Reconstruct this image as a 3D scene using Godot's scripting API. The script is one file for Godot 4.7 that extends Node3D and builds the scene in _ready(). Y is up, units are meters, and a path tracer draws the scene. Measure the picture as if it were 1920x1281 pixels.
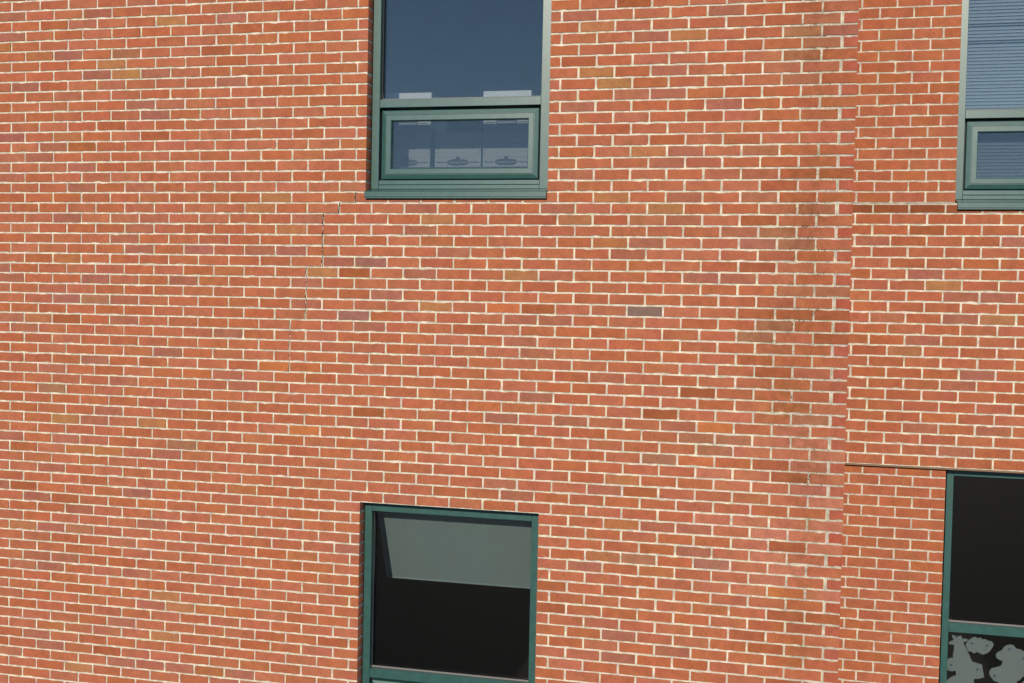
extends Node3D
# A red brick facade with green framed windows, seen from the front and a little from the right.
# The wall plane is z = 0, x runs right along the wall, y is up; y = 0 is the bed joint under the upper window.

const W := 0.2236          # brick length plus joint
const H := 0.07            # course height
const J := 0.0105          # joint
const CORNER := 0.095      # right end of the main wall
const GROUND := -6.3
const TOP := 3.36
const LEFT := -8.9

var rng := RandomNumberGenerator.new()
var cam_at := Vector3(-0.36146, -0.62483, 6.90469)
var cam_basis := Basis(Vector3(0.9741273, 0.02070445, -0.22504963), Vector3(-0.0281058, 0.99916264, -0.02973353), Vector3(0.22424556, 0.03528944, 0.97389352))
var M := {}
var building: Node3D
var special := {}
var loose := []            # candidates for bricks of their own: [area, wall node, x0, x1, y0, y1, z, depth, colour, seed, stained]

func _ready():
	rng.seed = 4711
	setup_view()
	setup_materials()
	mark_special_bricks()
	build_ground()
	build_building()
	build_boxes()
	build_roller_blind()
	build_slat_blind()
	build_cutouts()

# ------------------------------------------------------------------ camera, sky, sun
func setup_view():
	var cam := Camera3D.new()
	cam.name = "camera"
	add_child(cam)
	cam.transform = Transform3D(cam_basis, cam_at)
	cam.fov = 33.93
	cam.near = 0.05
	cam.far = 2000.0
	cam.current = true
	var env := Environment.new()
	var sm := ProceduralSkyMaterial.new()
	sm.sky_top_color = Color(0.08, 0.22, 0.46)
	sm.sky_horizon_color = Color(0.68, 0.85, 0.98)
	sm.sky_curve = 0.22
	sm.ground_horizon_color = Color(0.30, 0.33, 0.34)
	sm.ground_bottom_color = Color(0.12, 0.12, 0.11)
	sm.sky_energy_multiplier = 1.1
	sm.sun_angle_max = 1.0
	var sky := Sky.new()
	sky.sky_material = sm
	env.background_mode = Environment.BG_SKY
	env.sky = sky
	env.background_energy_multiplier = 1.0
	env.tonemap_mode = Environment.TONE_MAPPER_LINEAR
	env.tonemap_exposure = 1.27
	env.sdfgi_enabled = true
	env.ssao_enabled = true
	env.ssil_enabled = true
	var we := WorldEnvironment.new()
	we.name = "world_environment"
	we.environment = env
	add_child(we)
	var sun := DirectionalLight3D.new()
	sun.name = "sun"
	add_child(sun)
	sun.look_at_from_position(Vector3.ZERO, Vector3(0.022, -0.40, -1.0), Vector3.UP)
	sun.light_energy = 1.35
	sun.light_color = Color(1.0, 0.955, 0.88)
	sun.light_angular_distance = 0.5
	sun.shadow_enabled = true

# ------------------------------------------------------------------ materials
func lin(r: float, g: float, b: float) -> Color:
	return Color(r, g, b).linear_to_srgb()

func plain(r: float, g: float, b: float, rough := 0.8) -> StandardMaterial3D:
	var m := StandardMaterial3D.new()
	m.albedo_color = lin(r, g, b)
	m.roughness = rough
	return m

func noise_bytes(size: int, freq: float, sd: int, oct := 3, sx := 1) -> PackedByteArray:
	var n := FastNoiseLite.new()
	n.seed = sd
	n.noise_type = FastNoiseLite.TYPE_SIMPLEX_SMOOTH
	n.frequency = freq
	n.fractal_octaves = oct
	var im := n.get_seamless_image(size, size)
	if sx > 1:                       # squeeze sideways: fine vertical streaks
		var sm: Image = im.duplicate()
		sm.resize(size / sx, size, Image.INTERPOLATE_BILINEAR)
		for k in sx:
			im.blit_rect(sm, Rect2i(0, 0, size / sx, size), Vector2i(k * size / sx, 0))
	im.convert(Image.FORMAT_L8)
	return im.get_data()

# a tile of grain: base tone varied by coarse blotches, fine grain and upright streaks
func grain_texture(size: int, sd: int, coarse: float, fine: float, streak: float, warm: float, pits: float) -> ImageTexture:
	var a := noise_bytes(size, 0.03, sd, 3)
	var b := noise_bytes(size, 0.28, sd + 1, 2)
	var c := noise_bytes(size, 0.06, sd + 2, 2, 8)
	var d := noise_bytes(size, 0.012, sd + 3, 2)
	var out := PackedByteArray()
	out.resize(size * size * 3)
	for i in size * size:
		var va := a[i] / 255.0 - 0.5
		var vb := b[i] / 255.0 - 0.5
		var v := 0.86 + coarse * va + fine * vb + streak * (c[i] / 255.0 - 0.5)
		if vb > 0.28:
			v -= pits * (vb - 0.28) * 4.0
		var hue := warm * (d[i] / 255.0 - 0.5)
		out[i * 3] = int(clampf(v, 0.0, 1.0) * 255.0)
		out[i * 3 + 1] = int(clampf(v + hue, 0.0, 1.0) * 255.0)
		out[i * 3 + 2] = int(clampf(v - hue * 0.6, 0.0, 1.0) * 255.0)
	return ImageTexture.create_from_image(Image.create_from_data(size, size, false, Image.FORMAT_RGB8, out))

const SX0 := -0.80
const SX1 := 0.12
const SY0 := -3.60
const SY1 := 1.80
# Grime that has run down the wall beside the corner: specks, runs and blotches of brown dirt.
func grime_texture() -> ImageTexture:
	var w := 384
	var h := 2048
	var fine := FastNoiseLite.new()
	fine.seed = 91
	fine.noise_type = FastNoiseLite.TYPE_SIMPLEX_SMOOTH
	fine.frequency = 1.0
	fine.fractal_octaves = 3
	var im := Image.create(w, h, false, Image.FORMAT_RGBA8)
	for j in h:
		var y := SY1 - (SY1 - SY0) * (j + 0.5) / h
		var broad := clampf(1.0 - absf(y + 0.95) / 0.75, 0.0, 1.0)
		var mid := -0.13 - 0.08 * broad + 0.05 * fine.get_noise_2d(y * 1.3, 7.0)
		var wide := 0.125 + 0.19 * broad + 0.03 * fine.get_noise_2d(y * 2.0, 31.0)
		var much := 0.75 + 0.5 * fine.get_noise_2d(y * 1.7, 77.0)
		if y < -1.7:
			much *= 0.6
		for i in w:
			var x := SX0 + (SX1 - SX0) * (i + 0.5) / w
			var t := absf(x - mid) / wide
			if t > 2.6:
				im.set_pixel(i, j, Color(0.23, 0.15, 0.10, 0.0))
				continue
			var band := exp(-t * t)
			# the dirt clings brick by brick, and in specks along the joints
			var row := int(floor(-y / H))
			var along := x / W - (0.0 if posmod(row, 2) == 0 else 0.5)
			var col := int(floor(along))
			var cell := fposmod(sin(row * 12.9898 + col * 78.233) * 43758.5453, 1.0)
			var in_joint := absf(fposmod(-y / H, 1.0) - 0.5) > 0.42 or absf(fposmod(along, 1.0) - 0.5) > 0.475
			var speck := fine.get_noise_2d(x * 75.0 + 50.0, y * 70.0)
			var blot := fine.get_noise_2d(x * 15.0 - 20.0, y * 16.0)
			if in_joint:
				var a := 0.85 if band * much * 0.5 + speck + 0.4 * blot > 0.72 else band * 0.22
				im.set_pixel(i, j, Color(0.25, 0.20, 0.14, a))
			else:
				var a := band * much * clampf((0.35 + 0.75 * cell) * (0.52 + 0.7 * blot + 0.3 * speck), 0.0, 0.85)
				im.set_pixel(i, j, Color(0.40, 0.24, 0.13, a))
	return ImageTexture.create_from_image(im)

func setup_materials():
	var brick_tex := grain_texture(768, 11, 0.10, 0.20, 0.12, 0.06, 0.6)
	var mortar_tex := grain_texture(512, 57, 0.26, 0.24, 0.0, 0.04, 0.8)
	var grime := grime_texture()
	for dirty in [false, true]:
		var b := StandardMaterial3D.new()
		b.albedo_texture = brick_tex
		b.vertex_color_use_as_albedo = true
		b.uv1_triplanar = true
		b.uv1_world_triplanar = true
		b.uv1_scale = Vector3(0.47, 0.47, 0.47)
		b.roughness = 0.93
		b.metallic_specular = 0.3
		var m := StandardMaterial3D.new()
		m.albedo_texture = mortar_tex
		m.vertex_color_use_as_albedo = true
		m.uv1_triplanar = true
		m.uv1_world_triplanar = true
		m.uv1_scale = Vector3(0.9, 0.9, 0.9)
		m.roughness = 0.97
		m.metallic_specular = 0.2
		if dirty:
			for x in [b, m]:
				x.detail_enabled = true
				x.detail_albedo = grime
				x.detail_uv_layer = BaseMaterial3D.DETAIL_UV_2
				x.detail_blend_mode = BaseMaterial3D.BLEND_MODE_MIX
		M["brick_dirty" if dirty else "brick"] = b
		M["mortar_dirty" if dirty else "mortar"] = m
	var paint_tex := grain_texture(256, 203, 0.12, 0.10, 0.04, 0.02, 0.3)
	var frame := plain(0.030, 0.098, 0.088, 0.32)
	frame.metallic_specular = 0.55
	frame.albedo_texture = paint_tex
	frame.uv1_triplanar = true
	frame.uv1_world_triplanar = true
	frame.uv1_scale = Vector3(1.7, 1.7, 1.7)
	M.frame = frame
	M.bead = plain(0.13, 0.12, 0.115, 0.6)
	M.gasket = plain(0.012, 0.012, 0.012, 0.7)
	var g := StandardMaterial3D.new()
	g.transparency = BaseMaterial3D.TRANSPARENCY_ALPHA
	g.albedo_color = Color(0.02, 0.03, 0.03, 0.07)
	g.roughness = 0.0
	g.metallic_specular = 0.5
	M.glass = g
	var gs: StandardMaterial3D = g.duplicate()      # the opening sashes have darker glass
	gs.albedo_color = Color(0.02, 0.03, 0.04, 0.135)
	M.glass_sash = gs
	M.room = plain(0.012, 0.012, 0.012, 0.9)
	M.slab = plain(0.12, 0.12, 0.115, 0.9)
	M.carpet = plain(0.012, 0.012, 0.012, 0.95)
	M.steel = plain(0.16, 0.09, 0.05, 0.8)
	M.coping = plain(0.30, 0.30, 0.29, 0.5)
	var asphalt_tex := grain_texture(256, 301, 0.2, 0.3, 0.0, 0.02, 0.5)
	var asphalt := plain(0.017, 0.017, 0.017, 0.95)
	asphalt.metallic_specular = 0.2
	asphalt.albedo_texture = asphalt_tex
	asphalt.uv1_triplanar = true
	asphalt.uv1_world_triplanar = true
	asphalt.uv1_scale = Vector3(0.3, 0.3, 0.3)
	M.asphalt = asphalt
	M.card = plain(0.58, 0.66, 0.67, 0.8)
	M.print = plain(0.10, 0.11, 0.13, 0.8)
	M.paper = plain(0.25, 0.32, 0.31, 0.9)
	M.tack = plain(0.03, 0.12, 0.22, 0.8)
	M.slat = plain(0.25, 0.345, 0.41, 0.5)
	var cloth := plain(0.38, 0.53, 0.525, 0.9)
	cloth.albedo_texture = grain_texture(256, 77, 0.04, 0.34, 0.0, 0.0, 1.2)
	cloth.uv1_triplanar = true
	cloth.uv1_world_triplanar = true
	cloth.uv1_scale = Vector3(2.0, 2.0, 2.0)
	M.cloth = cloth

# ------------------------------------------------------------------ mesh helpers
class Geo:
	var v := PackedVector3Array()
	var n := PackedVector3Array()
	var c := PackedColorArray()
	var u := PackedVector2Array()
	var i := PackedInt32Array()

func quad(g: Geo, a: Vector3, b: Vector3, c: Vector3, d: Vector3, col := Color.WHITE):
	# corners run anticlockwise seen from the front
	var nn := (b - a).cross(d - a)
	if nn.length_squared() < 1e-16:
		nn = (c - b).cross(d - b)
	nn = nn.normalized()
	var k := g.v.size()
	for p in [a, b, c, d]:
		g.v.append(p)
		g.n.append(nn)
		g.c.append(col)
		g.u.append(wall_uv(p))
	g.i.append_array([k, k + 2, k + 1, k, k + 3, k + 2])

func wall_uv(p: Vector3) -> Vector2:
	return Vector2((p.x - SX0) / (SX1 - SX0), (SY1 - p.y) / (SY1 - SY0))

# a bar with chamfered front edges
func bar(g: Geo, x0: float, x1: float, y0: float, y1: float, z0: float, z1: float, ch := 0.002, col := Color.WHITE):
	var r := []
	for s in [[0.0, z0], [0.0, z1 - ch], [ch, z1]]:
		var e: float = s[0]
		var z: float = s[1]
		r.append([Vector3(x0 + e, y0 + e, z), Vector3(x1 - e, y0 + e, z), Vector3(x1 - e, y1 - e, z), Vector3(x0 + e, y1 - e, z)])
	for k in 2:
		for a in 4:
			var b := (a + 1) % 4
			quad(g, r[k][a], r[k][b], r[k + 1][b], r[k + 1][a], col)
	quad(g, r[2][0], r[2][1], r[2][2], r[2][3], col)
	quad(g, r[0][1], r[0][0], r[0][3], r[0][2], col)

func commit(g: Geo, called: String, mat: Material, parent: Node, at := Vector3.ZERO) -> MeshInstance3D:
	var arr := []
	arr.resize(Mesh.ARRAY_MAX)
	var v := g.v
	if at != Vector3.ZERO:
		v = PackedVector3Array()
		for p in g.v:
			v.append(p - at)
	arr[Mesh.ARRAY_VERTEX] = v
	arr[Mesh.ARRAY_NORMAL] = g.n
	arr[Mesh.ARRAY_COLOR] = g.c
	arr[Mesh.ARRAY_TEX_UV2] = g.u
	arr[Mesh.ARRAY_INDEX] = g.i
	var me := ArrayMesh.new()
	me.add_surface_from_arrays(Mesh.PRIMITIVE_TRIANGLES, arr)
	me.surface_set_material(0, mat)
	var o := MeshInstance3D.new()
	o.name = called
	o.mesh = me
	o.position = at
	parent.add_child(o, true)
	return o

func bar_part(called: String, mat: Material, parent: Node, x0: float, x1: float, y0: float, y1: float, z0: float, z1: float, ch := 0.002) -> MeshInstance3D:
	var g := Geo.new()
	bar(g, x0, x1, y0, y1, z0, z1, ch)
	return commit(g, called, mat, parent)

func group_node(called: String, parent: Node) -> Node3D:
	var o := Node3D.new()
	o.name = called
	parent.add_child(o, true)
	return o

func tag(o: Node, label: String, category: String, group := ""):
	o.set_meta("label", label)
	o.set_meta("category", category)
	if group != "":
		o.set_meta("group", group)

# ------------------------------------------------------------------ bricks
const RED := Color(0.425, 0.126, 0.057)
const PINK := Color(0.425, 0.140, 0.078)
const MAUVE := Color(0.355, 0.130, 0.086)
const PLUM := Color(0.315, 0.132, 0.104)
const BUFF := Color(0.395, 0.172, 0.074)
const OLIVE := Color(0.325, 0.155, 0.088)
const BROWN := Color(0.320, 0.095, 0.040)
const DARK := Color(0.22, 0.14, 0.105)
const ORANGE := Color(0.480, 0.150, 0.055)

func to_wall(px: float, py: float, z: float) -> Vector3:
	var d := cam_basis * Vector3((px - 960.0) / 2100.0, -(py - 640.5) / 2100.0, -1.0)
	return cam_at + d * ((z - cam_at.z) / d.z)

# bricks that stand out by colour in the photograph, by where their middle lies in it
func mark_special_bricks():
	var lists := {
		"buff": [[210, 119], [235, 137], [124, 256], [305, 35], [69, 595], [119, 786], [282, 794], [40, 986], [146, 1252], [294, 1193], [298, 1119], [515, 369], [484, 389], [544, 430], [604, 509], [816, 410], [1074, 412], [974, 514], [816, 573], [1145, 369], [1248, 390], [1210, 412], [1121, 134], [1151, 154], [1215, 283], [1165, 902], [1126, 1043], [1124, 49], [1290, 64], [315, 1133], [1440, 1112]],
		"olive": [[237, 97], [176, 560], [95, 728], [201, 773], [145, 995], [1232, 865], [1304, 825], [1195, 1048], [1340, 846], [1290, 822], [345, 836], [1380, 828]],
		"mauve": [[28, 32], [183, 22], [28, 69], [158, 44], [129, 101], [181, 138], [289, 137], [49, 165], [258, 195], [305, 195], [289, 214], [22, 258], [97, 275], [72, 294], [149, 312], [148, 351], [122, 406], [20, 520], [176, 522], [230, 560], [230, 599], [45, 613], [174, 674], [18, 819], [92, 880], [256, 925], [146, 958], [283, 984], [66, 1043], [116, 1047], [92, 1063], [251, 1077], [224, 1166], [92, 1211], [69, 1186], [224, 1243], [277, 1247], [121, 1265], [572, 409], [372, 467], [545, 468], [573, 528], [344, 526], [429, 626], [789, 389], [1047, 391], [784, 511], [728, 550], [789, 431], [1040, 598], [1281, 369], [1277, 412], [1207, 455], [1383, 435], [1312, 519], [1176, 476], [1380, 518], [1417, 456], [1255, 131], [1282, 282], [1253, 175], [1186, 176], [1089, 199], [1129, 921], [1298, 995], [1299, 1035], [1158, 1234], [1259, 1222], [365, 466], [632, 491], [190, 770]],
		"plum": [[122, 558], [665, 590], [1321, 1056], [700, 490]],
		"brown": [[122, 596], [43, 839], [662, 510], [1012, 411], [1006, 577], [1193, 4], [1414, 503], [1304, 737], [1233, 778], [690, 770], [650, 508]],
		"dark": [[1204, 581]],
		"orange": [[370, 703], [520, 687], [575, 687], [570, 808], [1301, 868], [1345, 805], [1460, 1112], [950, 575]],
	}
	for kind in lists:
		for p in lists[kind]:
			var q := to_wall(p[0], p[1], 0.0)
			var row := int(floor(-q.y / H)) + 1
			var shift := 0.0 if posmod(row, 2) == 1 else 0.5
			special["m%d_%d" % [row, int(floor(q.x / W - shift))]] = kind
	var right := {"mauve": [[1900, 454], [1735, 514], [1869, 559], [1800, 556], [1800, 596], [1730, 637], [1834, 701], [1800, 723], [1727, 801], [1864, 807], [1795, 846]], "brown": [[1739, 432], [1620, 390], [1680, 390]], "buff": [[1870, 599], [1770, 535], [1698, 656]]}
	for kind in right:
		for p in right[kind]:
			var q := to_wall(p[0], p[1], -0.58)
			var row := int(floor((-0.013 - q.y) / 0.0697))
			var shift := 0.149 if posmod(row, 2) == 0 else 0.256
			special["s%d_%d" % [row, int(floor((q.x - shift) / 0.218))]] = kind

func brick_colour(key: String, r: RandomNumberGenerator, calm := false) -> Color:
	var base: Color
	var kind: String = special.get(key, "")
	if kind != "":
		base = {"buff": BUFF, "olive": OLIVE, "mauve": MAUVE, "plum": PLUM, "brown": BROWN, "dark": DARK, "orange": ORANGE}[kind]
		if kind != "dark":
			base = RED.lerp(PINK, 0.5).lerp(base, r.randf_range(0.6, 1.0))
	else:
		var t := r.randf()
		base = RED.lerp(PINK, r.randf())
		if calm:
			base = RED.lerp(PINK, r.randf() * 0.6) * 0.95
		elif t < 0.06:
			base = PINK.lerp(MAUVE, 0.3 + 0.6 * r.randf())
		elif t < 0.09:
			base = RED.lerp(BUFF, 0.35 * r.randf() + 0.15)
		elif t < 0.11:
			base = RED.lerp(BROWN, 0.5 * r.randf() + 0.2)
	var k := 1.0 + r.randf_range(-0.07, 0.06)
	base = Color(base.r * k, base.g * k * r.randf_range(0.97, 1.04), base.b * k * r.randf_range(0.94, 1.07))
	return base

# One brick: an uneven face with rounded and chipped edges, set proud of the mortar.
func brick(g: Geo, x0: float, x1: float, y0: float, y1: float, z: float, depth: float, col: Color, r: RandomNumberGenerator, rough_left := false, rough_right := false):
	var w := x1 - x0
	var pts := PackedVector2Array()
	var mids := 4 if w > 0.13 else (2 if w > 0.05 else 1)
	var big := r.randf() < 0.30
	var cr := []
	for k in 4:
		var c := r.randf_range(0.0008, 0.003)
		if big and r.randf() < 0.5:
			c = r.randf_range(0.004, 0.009)
		cr.append(minf(c, w * 0.3))
	var jy := 0.0012
	var t0 := r.randf_range(-0.0007, 0.0007)      # a slight slant of the bed edges
	var t1 := r.randf_range(-0.0007, 0.0007)
	pts.append(Vector2(x0, y0 + cr[0]))
	pts.append(Vector2(x0 + cr[0], y0 + t0))
	for k in mids:
		var e := r.randf_range(-jy, jy)
		if r.randf() < 0.09:
			e += r.randf_range(0.002, 0.005)
		pts.append(Vector2(x0 + w * (k + 1.0 + r.randf_range(-0.25, 0.25)) / (mids + 1.0), y0 + e))
	pts.append(Vector2(x1 - cr[1], y0 - t0))
	pts.append(Vector2(x1, y0 + cr[1]))
	if rough_right:
		pts.append(Vector2(x1 + 0.0018 * 2.0, lerpf(y0, y1, 0.35)))
		pts.append(Vector2(x1 - 0.0012 * 2.0, lerpf(y0, y1, 0.7)))
	pts.append(Vector2(x1, y1 - cr[2]))
	pts.append(Vector2(x1 - cr[2], y1 + t1))
	for k in mids:
		var e := r.randf_range(-jy, jy)
		if r.randf() < 0.07:
			e -= r.randf_range(0.002, 0.005)
		pts.append(Vector2(x1 - w * (k + 1.0 + r.randf_range(-0.25, 0.25)) / (mids + 1.0), y1 + e))
	pts.append(Vector2(x0 + cr[3], y1 - t1))
	pts.append(Vector2(x0, y1 - cr[3]))
	if rough_left:
		pts.append(Vector2(x0 - 0.0012 * 2.0, lerpf(y0, y1, 0.7)))
		pts.append(Vector2(x0 + 0.0018 * 2.0, lerpf(y0, y1, 0.35)))
	var mid := Vector2((x0 + x1) * 0.5, (y0 + y1) * 0.5)
	var n := pts.size()
	var tilt := Vector3(r.randf_range(-0.02, 0.02), r.randf_range(-0.03, 0.03), 1.0).normalized()
	# the face; its tone drifts a little from end to end, as fired clay does
	var drift := r.randf_range(-0.10, 0.10)
	var k0 := g.v.size()
	var put := func(p: Vector2, zz: float, nn: Vector3):
		var f := 1.0 + drift * (p.x - mid.x) / maxf(w, 0.02)
		g.v.append(Vector3(p.x, p.y, zz))
		g.n.append(nn)
		g.c.append(Color(col.r * f, col.g * f, col.b * f))
		g.u.append(wall_uv(Vector3(p.x, p.y, zz)))
	put.call(mid, z, tilt)
	var inset := 0.0013
	for p in pts:
		put.call(p + (mid - p).normalized() * inset, z, tilt)
	for k in n:
		g.i.append_array([k0, k0 + 1 + (k + 1) % n, k0 + 1 + k])
	var back := 0.012 if depth < 0.02 else depth
	var k1 := g.v.size()
	for k in n:
		var e: Vector2 = pts[(k + 1) % n] - pts[(k + n - 1) % n]
		var o := Vector3(e.y, -e.x, 0.0).normalized()
		put.call(pts[k] + (mid - pts[k]).normalized() * inset, z, (o + Vector3(0, 0, 0.25)).normalized())
		put.call(pts[k], z - back, o)
	for k in n:
		var a := k1 + 2 * k
		var b := k1 + 2 * ((k + 1) % n)
		g.i.append_array([a, b, b + 1, a, b + 1, a + 1])

# a piece of mortar between the bricks, with sides where it ends in the open (left, right, top, bottom)
func mortar(g: Geo, x0: float, x1: float, y0: float, y1: float, z: float, col: Color, ends := [0.0, 0.0, 0.0, 0.0]):
	quad(g, Vector3(x0, y0, z), Vector3(x1, y0, z), Vector3(x1, y1, z), Vector3(x0, y1, z), col)
	if ends[0] > 0.0:
		quad(g, Vector3(x0, y0, z - ends[0]), Vector3(x0, y0, z), Vector3(x0, y1, z), Vector3(x0, y1, z - ends[0]), col)
	if ends[1] > 0.0:
		quad(g, Vector3(x1, y0, z), Vector3(x1, y0, z - ends[1]), Vector3(x1, y1, z - ends[1]), Vector3(x1, y1, z), col)
	if ends[2] > 0.0:
		quad(g, Vector3(x0, y1, z), Vector3(x1, y1, z), Vector3(x1, y1, z - ends[2]), Vector3(x0, y1, z - ends[2]), col)
	if ends[3] > 0.0:
		quad(g, Vector3(x0, y0, z - ends[3]), Vector3(x1, y0, z - ends[3]), Vector3(x1, y0, z), Vector3(x0, y0, z), col)

func pixel_area(x0: float, x1: float, y0: float, y1: float, z: float) -> float:
	var box := Rect2()
	var first := true
	for p in [Vector3(x0, y0, z), Vector3(x1, y0, z), Vector3(x1, y1, z), Vector3(x0, y1, z)]:
		var q: Vector3 = cam_basis.transposed() * (p - cam_at)
		var s := Vector2(960.0 - 2100.0 * q.x / q.z, 640.5 + 2100.0 * q.y / q.z)
		if s.x < 0.0 or s.x > 1920.0 or s.y < 0.0 or s.y > 1281.0:
			return 0.0
		if first:
			box = Rect2(s, Vector2.ZERO)
			first = false
		else:
			box = box.expand(s)
	return box.get_area()

# cracks: for each course, where the crack passes and how wide it is
var crack := {0: [-13.5, 0.0082], 1: [-14.0, 0.0070], 2: [-14.5, 0.0064], 3: [-14.5, 0.0052], 4: [-14.5, 0.0052], 5: [-14.5, 0.0052], 6: [-14.5, 0.0058], 7: [-15.0, 0.0046], 8: [-15.0, 0.0040], 9: [-15.0, 0.0040], 10: [-15.0, 0.0040], 11: [-15.0, 0.0040], 12: [-15.5, 0.0035], 13: [-15.5, 0.0035], 14: [-15.5, 0.0035], 15: [-15.5, 0.0029], 16: [-15.5, 0.0029]}

var crack_wander := [0.0012, -0.0019, 0.0006, 0.0024, -0.0008, -0.0022, 0.0015]

const UPPER := [-2.948, -1.745, 0.07, 1.82]        # window openings in the main wall: x0, x1, y0, y1
const LOWER := [-2.953, -1.757, -3.71, -1.96]
const CREAM := Color(0.65, 0.59, 0.48)
const PIER := Color(0.575, 0.52, 0.425)
const GREY := Color(0.50, 0.45, 0.37)

func spans_of_row(y0: float, y1: float) -> Array:
	var mid := (y0 + y1) * 0.5
	for o in [UPPER, LOWER]:
		if mid > o[2] and mid < o[3]:
			return [[LEFT, o[0]], [o[1], CORNER]]
	return [[LEFT, CORNER]]

func build_main_wall() -> Array:
	var wall := group_node("wall", building)
	wall.set_meta("label", "broad red brick wall face with a stepped crack and grime near its corner")
	var clean := Geo.new()
	var dirty := Geo.new()
	var fresh := Geo.new()
	var rest := Geo.new()
	var rest_dirty := Geo.new()
	var row0 := int(floor(-TOP / H)) + 1
	var row1 := int(floor(-GROUND / H))
	for row in range(row0, row1 + 1):
		var yt := -(row - 1) * H
		var yb := -row * H
		var shift := 0.0 if posmod(row, 2) == 1 else 0.5
		var cx := 1e9
		var cw := 0.0
		if crack.has(row):
			cx = crack[row][0] * W
			cw = crack[row][1]
			if shift == fposmod(crack[row][0], 1.0):
				cx += -J * 0.5 + cw * 0.5 + 0.001          # in a head joint: along one side of it
		for span in spans_of_row(yb, yt):
			var a: float = span[0]
			var b: float = span[1]
			var open_left := a > LEFT + 0.01
			var open_right := b < CORNER - 0.01
			# mortar
			var cuts := [a + (0.003 if open_left else 0.0)]
			for c in [SX0 + 0.01, 0.0]:
				if c > a + 0.02 and c < b - 0.02:
					cuts.append(c)
			cuts.append(b - 0.003)
			for k in cuts.size() - 1:
				var m0: float = cuts[k]
				var m1: float = cuts[k + 1]
				var into := clean
				var tone := CREAM
				if m0 > -0.01:
					into = fresh
					tone = GREY
				elif m0 > SX0:
					into = dirty if (yt < SY1 and yb > SY0) else clean
				var el := 0.095 if (k == 0 and open_left) else 0.0
				var er := 0.095 if (k == cuts.size() - 2) else 0.0
				var eb := 0.0
				if row == -26 + 0 or row == 28:
					eb = 0.095
				if not (cx > m0 and cx < m1):
					mortar(into, m0, m1, yb, yt, -0.0044, tone, [el, er, 0.0, eb])
					continue
				# the crack: the mortar is parted along an uneven slit, in three steps down the course
				for q in 3:
					var qt := lerpf(yt, yb, q / 3.0)
					var qb := lerpf(yt, yb, (q + 1) / 3.0)
					var at_x: float = cx + crack_wander[posmod(row * 3 + q, 7)]
					var half: float = cw * 0.5 * (0.75 + 0.5 * absf(crack_wander[posmod(row * 5 + q, 7)]) / 0.0024)
					mortar(into, at_x + half, m1, qb, qt, -0.0044, tone, [0.05, er, 0.0, 0.0])
					# where it steps sideways it runs a little way along the bed joint below
					if q == 2 and crack.has(row + 1) and crack[row + 1][0] != crack[row][0]:
						var nx: float = lerpf(crack[row + 1][0] * W, cx, 0.06)
						mortar(into, m0, nx, qb, qt, -0.0044, tone, [el, 0.0, 0.0, 0.0])
						mortar(into, nx, at_x - half, qb + cw * 0.33, qt, -0.0044, tone, [0.0, 0.05, 0.0, 0.05])
					else:
						mortar(into, m0, at_x - half, qb, qt, -0.0044, tone, [el, 0.05, 0.0, 0.0])
			# bricks
			var n := int(floor(a / W - shift))
			while true:
				var bx0 := (n + shift) * W + J * 0.5
				var bx1 := (n + 1 + shift) * W - J * 0.5
				var id := n
				n += 1
				if bx0 > b - 0.02:
					break
				bx0 += rng.randf_range(-0.0017, 0.0017)
				bx1 += rng.randf_range(-0.0017, 0.0017)
				bx0 = maxf(bx0, a)
				bx1 = minf(bx1, b)
				if bx1 - bx0 < 0.018:
					continue
				var in_corner := bx1 > CORNER - 0.001
				var key := "m%d_%d" % [row, id]
				var col := brick_colour(key, rng)
				if in_corner and bx0 > -0.01:
					col = Color(0.40, 0.096, 0.055).lerp(Color(0.40, 0.118, 0.075), rng.randf())
					bx0 += rng.randf_range(0.003, 0.008)
				elif bx1 > -0.62 and yt < -1.25 and yt > -2.35 and not special.has(key) and rng.randf() < 0.6:
					col = col.lerp(Color(0.49, 0.185, 0.118), rng.randf_range(0.2, 0.8))       # salt bloom
				elif bx1 > -0.45 and not special.has(key) and rng.randf() < 0.45:
					col = col.lerp(BROWN if rng.randf() < 0.6 else OLIVE, rng.randf_range(0.2, 0.75))
				var z := rng.randf_range(-0.0012, 0.0012)
				var y0 := yb + J * 0.5 + rng.randf_range(-0.0008, 0.0008)
				var y1 := yt - J * 0.5 + rng.randf_range(-0.0008, 0.0008)
				var edge := in_corner or (open_left and bx0 <= a + 0.001) or (open_right and bx1 >= b - 0.001) or row == 28 or row == 0 or row == -26
				var depth := 0.095 if edge else 0.0
				var is_dirty := bx0 > SX0 and y1 < SY1 and y0 > SY0
				var parts := [[bx0, bx1, false, false]]
				if cx > bx0 + 0.02 and cx < bx1 - 0.02:
					parts = [[bx0, cx - cw * 0.5, false, true], [cx + cw * 0.5, bx1, true, false]]
					depth = 0.05
				for p in parts:
					loose.append([pixel_area(p[0], p[1], y0, y1, 0.0), wall, p[0], p[1], y0, y1, z, depth, col, rng.randi(), is_dirty, p[2], p[3], rest_dirty if is_dirty else rest])
	commit(clean, "mortar", M.mortar, wall)
	commit(dirty, "mortar", M.mortar_dirty, wall)
	commit(fresh, "mortar", M.mortar, wall).set_meta("label", "greyer mortar repointed along the wall corner")
	return [wall, rest, rest_dirty]

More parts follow.
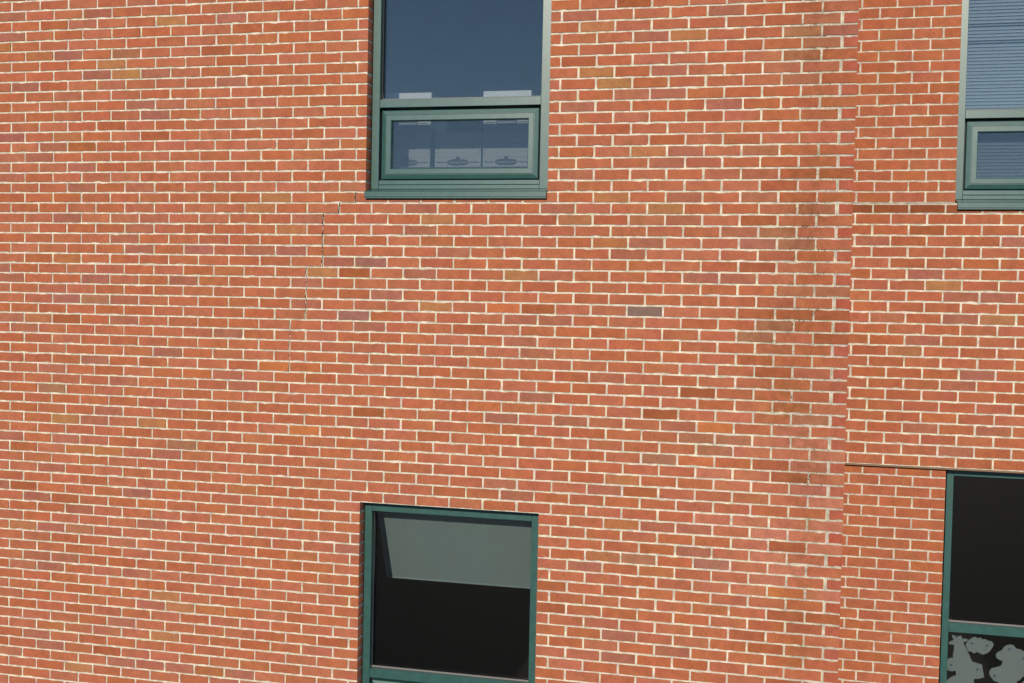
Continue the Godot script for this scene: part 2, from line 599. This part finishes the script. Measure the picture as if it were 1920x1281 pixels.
# the set-back wall right of the corner: a spandrel between the storeys, and piers beside the windows
func build_right_wall() -> Array:
	var wall := group_node("wall", building)
	wall.set_meta("label", "set back red brick wall with a spandrel band and narrow piers")
	var m := Geo.new()
	var rest := Geo.new()
	var xr := 4.2
	var ZS := -0.58
	var ZP := -0.605
	# spandrel
	for row in range(-1, 23):
		var yt := -0.013 - row * 0.0697
		var yb := yt - 0.0697
		if row == -1:
			yt = 0.052
		mortar(m, 0.02, xr, yb, yt, ZS - 0.0035, CREAM if row >= 0 else GREY, [0.0, 0.0, 0.09 if row == -1 else 0.0, 0.05 if row == 22 else 0.0])
		var off := 0.149 if posmod(row, 2) == 0 else 0.256
		for n in range(-1, 20):
			var x0 := off + n * 0.218 + 0.005 + rng.randf_range(-0.0015, 0.0015)
			var x1 := off + (n + 1) * 0.218 - 0.005 + rng.randf_range(-0.0015, 0.0015)
			if x0 > xr:
				break
			x0 = maxf(x0, 0.03)
			var col := brick_colour("s%d_%d" % [row, n], rng, rng.randf() < 0.75)
			var y1 := yt - 0.005 - (0.006 if row == -1 else 0.0)
			if row == -1 and x0 < 0.8:
				col = col.lerp(BROWN * 0.75, rng.randf_range(0.5, 1.0))
			loose.append([pixel_area(x0, x1, yb + 0.005, y1, ZS), wall, x0, x1, yb + 0.005 + rng.randf_range(-0.001, 0.001), y1, ZS + rng.randf_range(-0.001, 0.001), 0.09 if row == -1 or row == 22 else 0.0, col, rng.randi(), false, false, false, rest])
	# piers
	for p in [[1.838, 0.0685, 26, "up"], [-1.617, 0.0676, 69, "down"]]:
		var h: float = p[1]
		for row in p[2]:
			var yt: float = p[0] - row * h
			var yb := yt - h
			mortar(m, 0.02, 0.750, yb, yt, ZP - 0.0028, PIER, [0.0, 0.07, 0.0, 0.0])
			var odd := posmod(row, 2) == 0
			var joints: Array
			if p[3] == "up":
				joints = [0.02, 0.262, 0.468, 0.649, 0.756] if odd else [0.02, 0.154, 0.367, 0.572, 0.756]
			else:
				joints = [0.02, 0.245, 0.453, 0.661, 0.756] if odd else [0.02, 0.162, 0.349, 0.552, 0.756]
			for k in joints.size() - 1:
				var x0: float = joints[k] + 0.0042 + rng.randf_range(-0.001, 0.001)
				var x1: float = joints[k + 1] - 0.0042 + rng.randf_range(-0.001, 0.001)
				var col := brick_colour("p", rng, true)
				loose.append([pixel_area(x0, x1, yb + 0.0042, yt - 0.0042, ZP), wall, x0, x1, yb + 0.0042, yt - 0.0042, ZP + rng.randf_range(-0.0008, 0.0008), 0.07 if k == 3 else 0.0, col, rng.randi(), false, false, false, rest])
	for p in [[1.838, 0.0685, 26], [-1.617, 0.0676, 69]]:
		for row in p[2]:
			var yt: float = p[0] - row * p[1]
			var yb: float = yt - p[1]
			mortar(m, 1.972, xr, yb, yt, ZP - 0.0028, PIER, [0.07, 0.0, 0.0, 0.0])
			for k in 12:
				var x0 := maxf(1.968, 1.968 + (k - (0.5 if posmod(row, 2) == 0 else 0.0)) * 0.209) + (0.004 if k > 0 else 0.0)
				var x1 := minf(xr, 1.968 + (k + (0.5 if posmod(row, 2) == 0 else 1.0)) * 0.209 - 0.004)
				if x1 - x0 > 0.02:
					loose.append([0.0, wall, x0, x1, yb + 0.0042, yt - 0.0042, ZP + rng.randf_range(-0.0008, 0.0008), 0.07 if k == 0 else 0.0, brick_colour("p", rng, true), rng.randi(), false, false, false, rest])
	# wall above the windows
	for row in 22:
		var yt := TOP - row * H
		var yb := maxf(yt - H, 1.838)
		mortar(m, 0.02, xr, yb, yt, ZP - 0.0028, PIER)
		for k in 21:
			var x0 := 0.02 + (k - (0.5 if posmod(row, 2) == 0 else 0.0)) * W + 0.004
			if x0 < xr:
				loose.append([0.0, wall, maxf(x0, 0.02), minf(x0 + W - 0.009, xr), yb + 0.0042, yt - 0.0042, ZP, 0.07 if row == 21 else 0.0, brick_colour("p", rng, true), rng.randi(), false, false, false, rest])
	commit(m, "mortar", M.mortar, wall)
	# steel angle that carries the spandrel over the lower window
	bar_part("lintel", M.steel, wall, 0.02, xr, -1.6265, -1.6165, -0.70, -0.572, 0.001)
	return [wall, rest]

# the narrow return that joins the two wall faces, built flat and then turned through a right angle
func build_return():
	var wall := group_node("wall", building)
	wall.set_meta("label", "narrow brick return between the two wall faces")
	var b := Geo.new()
	var m := Geo.new()
	for row in range(int(floor(-TOP / H)) + 1, int(floor(-GROUND / H)) + 1):
		var yt := -(row - 1) * H
		var yb := -row * H
		mortar(m, 0.093, 0.60, yb, yt, -0.0044, GREY)
		var joints := [0.1, 0.2118, 0.4354, 0.61] if posmod(row, 2) == 1 else [0.1, 0.3236, 0.5472, 0.61]
		for k in 3:
			brick(b, joints[k] + J * 0.5, joints[k + 1] - J * 0.5, yb + J * 0.5, yt - J * 0.5, 0.0, 0.0, brick_colour("r", rng, true), rng)
	for g in [b, m]:
		for k in g.v.size():
			var p: Vector3 = g.v[k]
			var q: Vector3 = g.n[k]
			g.v[k] = Vector3(CORNER - 0.0005 + p.z, p.y, -p.x)
			g.n[k] = Vector3(q.z, q.y, -q.x)
	commit(m, "mortar", M.mortar, wall)
	commit(b, "bricks", M.brick, wall).set_meta("kind", "stuff")

func build_bricks(main_wall: Array, right_wall: Array):
	loose.sort_custom(func(a, b): return a[0] > b[0])
	for k in loose.size():
		var b: Array = loose[k]
		var r := RandomNumberGenerator.new()
		r.seed = b[9]
		if k < 300:
			var g := Geo.new()
			brick(g, b[2], b[3], b[4], b[5], b[6], b[7], b[8], r, b[11], b[12])
			commit(g, "brick", M.brick_dirty if b[10] else M.brick, b[1], Vector3((b[2] + b[3]) * 0.5, (b[4] + b[5]) * 0.5, b[6]))
		else:
			brick(b[13], b[2], b[3], b[4], b[5], b[6], b[7], b[8], r, b[11], b[12])
	for p in [[main_wall[1], M.brick, main_wall[0]], [main_wall[2], M.brick_dirty, main_wall[0]], [right_wall[1], M.brick, right_wall[0]]]:
		commit(p[0], "bricks", p[1], p[2]).set_meta("kind", "stuff")

# ------------------------------------------------------------------ windows
# mitred rail of a sash: PROFILE is a list of [distance from the outer edge, z]
func mitred_rail(called: String, parent: Node, x0: float, x1: float, y0: float, y1: float, side: int, profile: Array):
	var g := Geo.new()
	for k in profile.size() - 1:
		var e0: float = profile[k][0]
		var e1: float = profile[k + 1][0]
		var z0: float = profile[k][1]
		var z1: float = profile[k + 1][1]
		var c0 := [Vector3(x0 + e0, y0 + e0, z0), Vector3(x1 - e0, y0 + e0, z0), Vector3(x1 - e0, y1 - e0, z0), Vector3(x0 + e0, y1 - e0, z0)]
		var c1 := [Vector3(x0 + e1, y0 + e1, z1), Vector3(x1 - e1, y0 + e1, z1), Vector3(x1 - e1, y1 - e1, z1), Vector3(x0 + e1, y1 - e1, z1)]
		var a := side
		var b := (side + 1) % 4
		quad(g, c0[a], c0[b], c1[b], c1[a])
	commit(g, called, M.frame, parent)

func pane(parent: Node, x0: float, x1: float, y0: float, y1: float, z: float, mat: Material = null):
	# insulating glass: three panes, each 4 mm thick
	for k in 3:
		var zz := z - k * 0.010
		bar_part("pane", mat if mat else M.glass, parent, x0, x1, y0, y1, zz - 0.004, zz, 0.0002)

# X: jamb outer left, jamb inner left, inner right, outer right; mullion y0, y1
func build_window(label: String, ox0: float, ix0: float, ix1: float, ox1: float, y_top: float, y_head: float, mul1: float, mul0: float, y_bottom: float, zf: float, sash: bool, sill_z: float):
	var w := group_node("window", building)
	w.set_meta("label", label)
	var zb := zf - 0.075
	bar_part("jamb", M.frame, w, ox0, ix0, y_bottom, y_top, zb, zf)
	bar_part("jamb", M.frame, w, ix1, ox1, y_bottom, y_top, zb, zf)
	bar_part("head_rail", M.frame, w, ix0 + 0.0005, ix1 - 0.0005, y_head, y_top, zb, zf - 0.0015)
	bar_part("mullion", M.frame, w, ix0 + 0.0005, ix1 - 0.0005, mul0, mul1, zb, zf - 0.0025)
	pane(w, ix0 + 0.001, ix1 - 0.001, mul1 + 0.001, y_head - 0.001, zf - 0.045)
	# glazing bead round the fixed pane
	var zg := zf - 0.040
	bar_part("glazing_bead", M.bead, w, ix0 + 0.0006, ix1 - 0.0006, mul1 + 0.0005, mul1 + 0.011, zg - 0.004, zg, 0.001)
	bar_part("glazing_bead", M.gasket, w, ix0 + 0.0006, ix0 + 0.006, mul1 + 0.0115, y_head - 0.0005, zg - 0.004, zg, 0.001)
	if sash:
		var rail_top := y_bottom + 0.058
		# the bottom rail, with a groove along it
		bar_part("bottom_rail", M.frame, w, ix0 + 0.0005, ix1 - 0.0005, y_bottom + 0.0005, y_bottom + 0.027, zb, zf - 0.002)
		bar_part("bottom_rail", M.frame, w, ix0 + 0.0005, ix1 - 0.0005, y_bottom + 0.029, rail_top, zb, zf - 0.004)
		# weather stop: a dark rebate round the sash
		var sx0 := ix0 + 0.013
		var sx1 := ix1 - 0.013
		var sy0 := rail_top + 0.008
		var sy1 := mul0 - 0.018
		bar_part("rebate", M.gasket, w, ix0 + 0.001, sx0 + 0.03, rail_top + 0.001, mul0 - 0.001, zf - 0.068, zf - 0.055, 0.0005)
		bar_part("rebate", M.gasket, w, sx1 - 0.03, ix1 - 0.001, rail_top + 0.001, mul0 - 0.001, zf - 0.068, zf - 0.055, 0.0005)
		bar_part("rebate", M.gasket, w, sx0 + 0.031, sx1 - 0.031, rail_top + 0.001, sy0 + 0.03, zf - 0.068, zf - 0.055, 0.0005)
		bar_part("rebate", M.gasket, w, sx0 + 0.031, sx1 - 0.031, sy1 - 0.03, mul0 - 0.001, zf - 0.068, zf - 0.055, 0.0005)
		var zs := zf - 0.004
		for side in 4:
			mitred_rail("sash_rail", w, sx0, sx1, sy0, sy1, side, [[0.0, zs - 0.05], [0.0, zs - 0.012], [0.003, zs - 0.009], [0.028, zs - 0.002], [0.030, zs - 0.002], [0.031, zs - 0.006], [0.033, zs - 0.006], [0.034, zs], [0.064, zs], [0.068, zs - 0.004], [0.068, zs - 0.05]])
		pane(w, sx0 + 0.0675, sx1 - 0.0675, sy0 + 0.0675, sy1 - 0.0675, zs - 0.018, M.glass_sash)
		# metal sill: slopes out over the wall and turns down in two folds
		var g := Geo.new()
		var pts := [[zb, y_bottom + 0.0002], [zf - 0.004, y_bottom - 0.001], [zf + 0.02, y_bottom - 0.004], [sill_z, y_bottom - 0.026], [sill_z + 0.003, y_bottom - 0.030], [sill_z + 0.003, y_bottom - 0.061], [sill_z - 0.002, y_bottom - 0.064], [sill_z - 0.002, y_bottom - 0.071], [sill_z - 0.012, y_bottom - 0.071], [sill_z - 0.012, y_bottom - 0.045], [zf - 0.01, y_bottom - 0.025], [zb, y_bottom - 0.022]]
		var e0 := ox0 + 0.001
		var e1 := ox1 - 0.001
		for k in pts.size():
			var a: Array = pts[k]
			var b: Array = pts[(k + 1) % pts.size()]
			quad(g, Vector3(e0, b[1], b[0]), Vector3(e1, b[1], b[0]), Vector3(e1, a[1], a[0]), Vector3(e0, a[1], a[0]))
		for s in [e0, e1]:
			for k in range(1, 5):
				var q := [pts[k], pts[k + 1], pts[11 - k], pts[(12 - k) % 12]]
				var v := []
				for c in q:
					v.append(Vector3(s, c[1], c[0]))
				if s == e0:
					quad(g, v[0], v[3], v[2], v[1])
				else:
					quad(g, v[0], v[1], v[2], v[3])
		commit(g, "sill", M.frame, w)
	else:
		bar_part("bottom_rail", M.frame, w, ix0 + 0.0005, ix1 - 0.0005, y_bottom, y_bottom + 0.05, zb, zf - 0.002)
		pane(w, ix0 + 0.001, ix1 - 0.001, y_bottom + 0.051, mul0 - 0.001, zf - 0.025)
	return w

# ------------------------------------------------------------------ the building
func room(x0: float, x1: float, y0: float, y1: float, z0: float, z1: float, o: Array):
	# plain dark room behind a window: o is the window opening in its front wall (x0, x1, y0, y1)
	var t := 0.12
	var r := group_node("room", building)
	bar_part("floor", M.carpet, r, x0, x1, y0 - t, y0, z0, z1, 0.0)
	bar_part("ceiling", M.room, r, x0, x1, y1, y1 + t, z0, z1, 0.0)
	bar_part("partition", M.room, r, x0, x1, y0, y1, z0 - t, z0, 0.0)
	bar_part("partition", M.room, r, x0 - t, x0, y0 - t, y1 + t, z0 - t, z1, 0.0)
	bar_part("partition", M.room, r, x1, x1 + t, y0 - t, y1 + t, z0 - t, z1, 0.0)
	# lining of the outer wall round the opening
	bar_part("lining", M.room, r, x0, o[0], y0, y1, z1 - 0.06, z1, 0.0)
	bar_part("lining", M.room, r, o[1], x1, y0, y1, z1 - 0.06, z1, 0.0)
	bar_part("lining", M.room, r, o[0], o[1], y0, o[2], z1 - 0.06, z1, 0.0)
	bar_part("lining", M.room, r, o[0], o[1], o[3], y1, z1 - 0.06, z1, 0.0)

func build_building():
	building = group_node("brick_building", self)
	tag(building, "red brick building with cream mortar, dark green window frames and a stepped corner", "building")
	var a: Array = build_main_wall()
	var b: Array = build_right_wall()
	build_bricks(a, b)
	build_return()
	build_window("upper window in the broad wall with boxes stacked behind its glass", UPPER[0] + 0.0005, -2.896, -1.817, UPPER[1] - 0.0005, 1.8195, 1.765, 0.683, 0.630, 0.098, -0.095, true, 0.028)
	build_window("lower window in the broad wall with a grey blind half way down", LOWER[0] + 0.0005, -2.903, -1.819, LOWER[1] - 0.0005, -1.9605, -2.031, -3.090, -3.150, -3.682, -0.095, true, 0.028)
	build_window("window beside the pier with a slatted blind", 0.757, 0.801, 1.91, 1.962, 1.775, 1.722, 0.644, 0.592, 0.082, -0.662, true, -0.552)
	build_window("window under the spandrel with paper shapes stuck inside", 0.766, 0.808, 1.92, 1.962, -1.6275, -1.675, -2.625, -2.682, -3.45, -0.665, false, 0.0)
	# structure behind the brick skin
	room(-4.6, -0.45, -0.72, 2.55, -9.0, -0.175, [UPPER[0], UPPER[1], 0.05, 1.83])
	room(-4.6, -0.45, -4.45, -1.12, -9.0, -0.175, [LOWER[0], LOWER[1], -3.73, -1.95])
	room(0.35, 3.6, -0.72, 2.55, -9.0, -0.75, [0.75, 1.97, 0.03, 1.79])
	room(0.35, 3.6, -4.45, -1.12, -9.0, -0.75, [0.75, 1.97, -3.47, -1.62])
	bar_part("side_wall", M.slab, building, LEFT - 0.02, LEFT, GROUND, TOP, -9.3, 0.0, 0.0)
	bar_part("return_wall", M.slab, building, CORNER - 0.03, CORNER - 0.012, GROUND, TOP, -0.75, -0.09, 0.0)
	bar_part("back_wall", M.slab, building, LEFT, 4.2, GROUND, TOP, -9.4, -9.3, 0.0)
	bar_part("side_wall", M.slab, building, 4.2, 4.22, GROUND, TOP, -9.3, -0.57, 0.0)
	bar_part("roof", M.coping, building, LEFT - 0.05, CORNER + 0.03, TOP + 0.02, TOP + 0.10, -9.4, 0.04, 0.005)
	bar_part("roof", M.coping, building, CORNER + 0.031, 4.26, TOP + 0.02, TOP + 0.10, -9.4, -0.54, 0.005)
	# upper wall above the right-hand windows
	bar_part("header_panel", M.slab, building, 0.03, 4.2, 1.84, TOP, -0.70, -0.60, 0.0)
	bar_part("pier_panel", M.slab, building, 1.97, 4.2, GROUND, 1.838, -0.72, -0.62, 0.0)
	bar_part("base_panel", M.slab, building, 0.76, 1.97, GROUND, -3.46, -0.72, -0.62, 0.0)
	# ledge inside the upper window
	bar_part("window_ledge", M.slab, building, UPPER[0], UPPER[1], 0.215, 0.257, -0.95, -0.235, 0.002)

func build_ground():
	var g := Geo.new()
	quad(g, Vector3(-300, GROUND, 300), Vector3(300, GROUND, 300), Vector3(300, GROUND, -300), Vector3(-300, GROUND, -300))
	var o := commit(g, "ground", M.asphalt, self)
	o.set_meta("kind", "structure")
	o.set_meta("label", "dark asphalt ground in front of the building")
	o.set_meta("category", "ground")

# ------------------------------------------------------------------ things behind the glass
func build_boxes():
	var spots := [[-2.817, 0.258, "white storage box, lower one of the stack beside the window jamb"], [-2.4585, 0.258, "white storage box standing alone between two taller stacks behind the glass"], [-2.121, 0.258, "white storage box, lower one of the stack beside the single box"], [-2.817, 0.524, "white storage box on top of the stack beside the window jamb"], [-2.121, 0.524, "white storage box on top of the stack next to the single box"]]
	spots[2][2] = "white storage box, lower one of the stack on the far side of the single box"
	spots[4][2] = "white storage box on top of the stack on the far side of the single box"
	for s in spots:
		var t := Node3D.new()
		t.name = "storage_box"
		add_child(t, true)
		t.position = Vector3(s[0], s[1], -0.447)
		tag(t, s[2], "box", "storage boxes behind the upper window")
		var w := 0.162
		var body := Geo.new()
		bar(body, -w, w, 0.0, 0.205, -0.40, 0.0, 0.001)
		commit(body, "body", M.card, t)
		var lid := Geo.new()
		bar(lid, -w - 0.003, w + 0.003, 0.2052, 0.265, -0.403, 0.003, 0.001)
		commit(lid, "lid", M.card, t)
		# printed on the end: a ruled panel, a band and an oval badge with the name
		var pr := Geo.new()
		for q in [[-0.149, 0.149, 0.089, 0.0905], [-0.149, 0.149, 0.178, 0.1795], [-0.149, -0.1475, 0.0905, 0.178], [0.1475, 0.149, 0.0905, 0.178], [-0.15, -0.082, 0.053, 0.060], [0.082, 0.15, 0.053, 0.060]]:
			bar(pr, q[0], q[1], q[2], q[3], 0.0001, 0.0007, 0.0)
		commit(pr, "printed_lines", M.print, t)
		var ov := Geo.new()
		var n := 28
		var rim := []
		for k in n:
			var a := TAU * k / n
			var rx := 0.076
			var ry := 0.022
			rim.append(Vector3(rx * signf(cos(a)) * pow(absf(cos(a)), 0.6), 0.056 + ry * sin(a), 0.0013))
		for k in n:
			quad(ov, Vector3(0, 0.056, 0.0013), rim[k], rim[(k + 1) % n], rim[(k + 1) % n])
		for k in 12:
			var a := TAU * k / 12
			var b := TAU * (k + 1) / 12
			var c := Vector3(0, 0.084, 0.0012)
			quad(ov, c, c + Vector3(cos(a), sin(a), 0) * 0.013, c + Vector3(cos(b), sin(b), 0) * 0.013, c + Vector3(cos(b), sin(b), 0) * 0.013)
		commit(ov, "printed_badge", M.print, t)
		var tm := TextMesh.new()
		tm.text = "BANKERS BOX"
		var f := SystemFont.new()
		f.font_names = PackedStringArray(["Droid Serif"])
		f.font_weight = 700
		tm.font = f
		tm.font_size = 32
		tm.pixel_size = 0.017 / 32.0
		tm.depth = 0.0006
		tm.material = M.card
		var l := MeshInstance3D.new()
		l.name = "lettering"
		l.mesh = tm
		l.position = Vector3(0, 0.055, 0.0018)
		t.add_child(l, true)

func build_roller_blind():
	var t := Node3D.new()
	t.name = "roller_blind"
	add_child(t, true)
	t.position = Vector3(-2.35, -1.99, -0.235)
	tag(t, "grey green speckled blind drawn half way down behind the lower window", "blind")
	var g := Geo.new()
	var x0 := -0.585
	var x1 := 0.56
	var top := Vector2(-0.015, 0.01)      # z, y
	var bot := Vector2(-0.262, -0.572)
	var n := 10
	for k in n:
		var a := top.lerp(bot, k / float(n))
		var b := top.lerp(bot, (k + 1) / float(n))
		quad(g, Vector3(x0, b.y, b.x), Vector3(x1, b.y, b.x), Vector3(x1, a.y, a.x), Vector3(x0, a.y, a.x))
		quad(g, Vector3(x1, b.y, b.x - 0.0015), Vector3(x0, b.y, b.x - 0.0015), Vector3(x0, a.y, a.x - 0.0015), Vector3(x1, a.y, a.x - 0.0015))
	commit(g, "fabric", M.cloth, t)
	var r := Geo.new()
	bar(r, x0, x1, bot.y - 0.012, bot.y - 0.0005, bot.x - 0.008, bot.x + 0.002, 0.002)
	commit(r, "bottom_bar", M.cloth, t)
	var tube := CylinderMesh.new()
	tube.top_radius = 0.02
	tube.bottom_radius = 0.02
	tube.height = 1.145
	tube.radial_segments = 20
	tube.material = M.cloth
	var o := MeshInstance3D.new()
	o.name = "roller_tube"
	o.mesh = tube
	o.rotation = Vector3(0, 0, PI / 2)
	o.position = Vector3(-0.012, 0.012, -0.036)
	t.add_child(o)

func build_slat_blind():
	var t := Node3D.new()
	t.name = "slat_blind"
	add_child(t, true)
	t.position = Vector3(1.355, 1.74, -0.79)
	tag(t, "pale horizontal slat blind lowered behind the window beside the brick pier", "blind")
	var x0 := -0.545
	var x1 := 0.545
	var g := Geo.new()
	bar(g, x0, x1, -0.01, 0.03, -0.02, 0.02, 0.002)
	commit(g, "head_box", M.slat, t)
	# one slat: a curved strip, tilted nearly shut
	var slat := func(lean: float) -> ArrayMesh:
		var s := Geo.new()
		var prev := []
		for k in 5:
			var u := (k - 2) / 2.0
			var d := u * 0.0125
			var bow := 0.0018 * (1.0 - u * u)
			# d runs along the slat's width, bow lifts its middle outward
			prev.append(Vector2(d * cos(lean) - bow * sin(lean), d * sin(lean) + bow * cos(lean)))
		for k in 4:
			var a: Vector2 = prev[k]
			var b: Vector2 = prev[k + 1]
			quad(s, Vector3(x0, a.x, a.y), Vector3(x1, a.x, a.y), Vector3(x1, b.x, b.y), Vector3(x0, b.x, b.y))
		var arr := []
		arr.resize(Mesh.ARRAY_MAX)
		arr[Mesh.ARRAY_VERTEX] = s.v
		arr[Mesh.ARRAY_NORMAL] = s.n
		arr[Mesh.ARRAY_INDEX] = s.i
		var me := ArrayMesh.new()
		me.add_surface_from_arrays(Mesh.PRIMITIVE_TRIANGLES, arr)
		me.surface_set_material(0, M.slat)
		return me
	var shut: ArrayMesh = slat.call(-0.5)
	var loose_slat: ArrayMesh = slat.call(-0.95)
	var y := -0.022
	var k := 0
	while y > -1.60:
		var o := MeshInstance3D.new()
		o.name = "slat"
		o.mesh = loose_slat if (absf(y + 0.545) < 0.011 or absf(y + 0.652) < 0.011) else shut
		o.position = Vector3(0, y, 0)
		t.add_child(o, true)
		y -= 0.0215
		k += 1
	for x in [-0.385, 0.385]:
		var c := Geo.new()
		bar(c, x - 0.0008, x + 0.0008, -1.61, -0.01, 0.0115, 0.0128, 0.0002)
		commit(c, "ladder_cord", M.slat, t)
	var b := Geo.new()
	bar(b, x0, x1, -1.63, -1.612, -0.012, 0.012, 0.002)
	commit(b, "bottom_bar", M.slat, t)

func build_cutouts():
	var shapes := [
		["long necked paper shape with two small ears taped inside the window", Vector2(0.92, -2.87), [[0.836, -2.714], [0.859, -2.717], [0.874, -2.719], [0.896, -2.712], [0.901, -2.733], [0.926, -2.731], [0.938, -2.737], [0.934, -2.746], [0.913, -2.754], [0.91, -2.761], [0.928, -2.795], [0.945, -2.829], [0.965, -2.875], [0.996, -2.883], [1.025, -2.889], [1.032, -2.924], [1.041, -2.971], [1.013, -2.982], [0.979, -2.989], [0.985, -3.03], [0.99, -3.12], [0.83, -3.13], [0.815, -3.041], [0.815, -3.014], [0.841, -2.988], [0.872, -2.973], [0.868, -2.945], [0.843, -2.951], [0.823, -2.947], [0.813, -2.934], [0.811, -2.884], [0.824, -2.867], [0.85, -2.861], [0.847, -2.838], [0.852, -2.823], [0.853, -2.777], [0.828, -2.776], [0.818, -2.767], [0.834, -2.753], [0.85, -2.747]], [[0.866, -2.722], [0.839, -2.91], [0.999, -2.924]]],
		["small lemon shaped paper piece with ragged edge beside the long necked shape", Vector2(1.0, -2.77), [[0.978, -2.713], [0.993, -2.722], [1.012, -2.715], [1.019, -2.725], [1.044, -2.724], [1.059, -2.734], [1.062, -2.731], [1.077, -2.734], [1.089, -2.745], [1.091, -2.754], [1.086, -2.77], [1.069, -2.8], [1.053, -2.815], [1.04, -2.82], [1.027, -2.825], [0.991, -2.811], [0.975, -2.823], [0.955, -2.81], [0.945, -2.813], [0.934, -2.801], [0.925, -2.777], [0.926, -2.761], [0.939, -2.741], [0.955, -2.725]], [[0.96, -2.758], [1.053, -2.764]]],
		["large rounded paper shape like a plump animal taped inside the window", Vector2(1.19, -2.88), [[1.156, -2.76], [1.172, -2.75], [1.188, -2.744], [1.208, -2.746], [1.221, -2.761], [1.229, -2.769], [1.254, -2.771], [1.267, -2.78], [1.284, -2.791], [1.296, -2.83], [1.30, -2.88], [1.288, -2.928], [1.279, -2.939], [1.26, -2.959], [1.254, -2.971], [1.238, -2.977], [1.236, -3.0], [1.23, -3.1], [1.15, -3.1], [1.142, -3.009], [1.125, -2.996], [1.098, -2.987], [1.074, -2.955], [1.07, -2.931], [1.083, -2.908], [1.109, -2.899], [1.141, -2.885], [1.149, -2.856], [1.133, -2.852], [1.113, -2.842], [1.106, -2.825], [1.11, -2.808], [1.125, -2.795], [1.141, -2.785]], [[1.186, -2.775], [1.27, -2.827], [1.103, -2.956]]],
		["round paper scrap at the lower side of the plump animal shape", Vector2(1.30, -3.01), [[1.262, -2.99], [1.275, -2.972], [1.30, -2.965], [1.33, -2.97], [1.345, -2.99], [1.348, -3.02], [1.33, -3.045], [1.30, -3.05], [1.275, -3.04], [1.263, -3.015]], [[1.283, -2.995]]],
	]
	for s in shapes:
		var t := Node3D.new()
		t.name = "paper_cutout"
		add_child(t, true)
		var c: Vector2 = s[1]
		t.position = Vector3(c.x, c.y, -0.7165)
		tag(t, s[0], "paper cutout", "paper shapes inside the lower window")
		var poly := PackedVector2Array()
		for p in s[2]:
			poly.append(Vector2(p[0], p[1]) - c)
		var tri := Geometry2D.triangulate_polygon(poly)
		var g := Geo.new()
		for k in range(0, tri.size(), 3):
			var a := poly[tri[k]]
			var b := poly[tri[k + 1]]
			var d := poly[tri[k + 2]]
			if (b - a).cross(d - a) < 0.0:
				var e := b
				b = d
				d = e
			quad(g, Vector3(a.x, a.y, 0), Vector3(b.x, b.y, 0), Vector3(d.x, d.y, 0), Vector3(d.x, d.y, 0))
			quad(g, Vector3(b.x, b.y, -0.001), Vector3(a.x, a.y, -0.001), Vector3(d.x, d.y, -0.001), Vector3(d.x, d.y, -0.001))
		for k in poly.size():
			var a := poly[k]
			var b := poly[(k + 1) % poly.size()]
			quad(g, Vector3(a.x, a.y, -0.001), Vector3(b.x, b.y, -0.001), Vector3(b.x, b.y, 0), Vector3(a.x, a.y, 0))
		commit(g, "sheet", M.paper, t)
		for p in s[3]:
			var q: Vector2 = Vector2(p[0], p[1]) - c
			var d := Geo.new()
			var n := 7
			for k in n:
				var a := TAU * k / n
				var b := TAU * (k + 1) / n
				var o := Vector3(q.x, q.y, 0.0022)
				var e0 := Vector3(cos(a) * 0.0085, sin(a) * 0.0068, -0.0007)
				var e1 := Vector3(cos(b) * 0.0085, sin(b) * 0.0068, -0.0007)
				quad(d, o, o + e0, o + e1, o + e1)
				quad(d, o + e0 - Vector3(0, 0, 0.0015), o + e1 - Vector3(0, 0, 0.0015), o + e1, o + e0)
			commit(d, "adhesive_dot", M.tack, t)
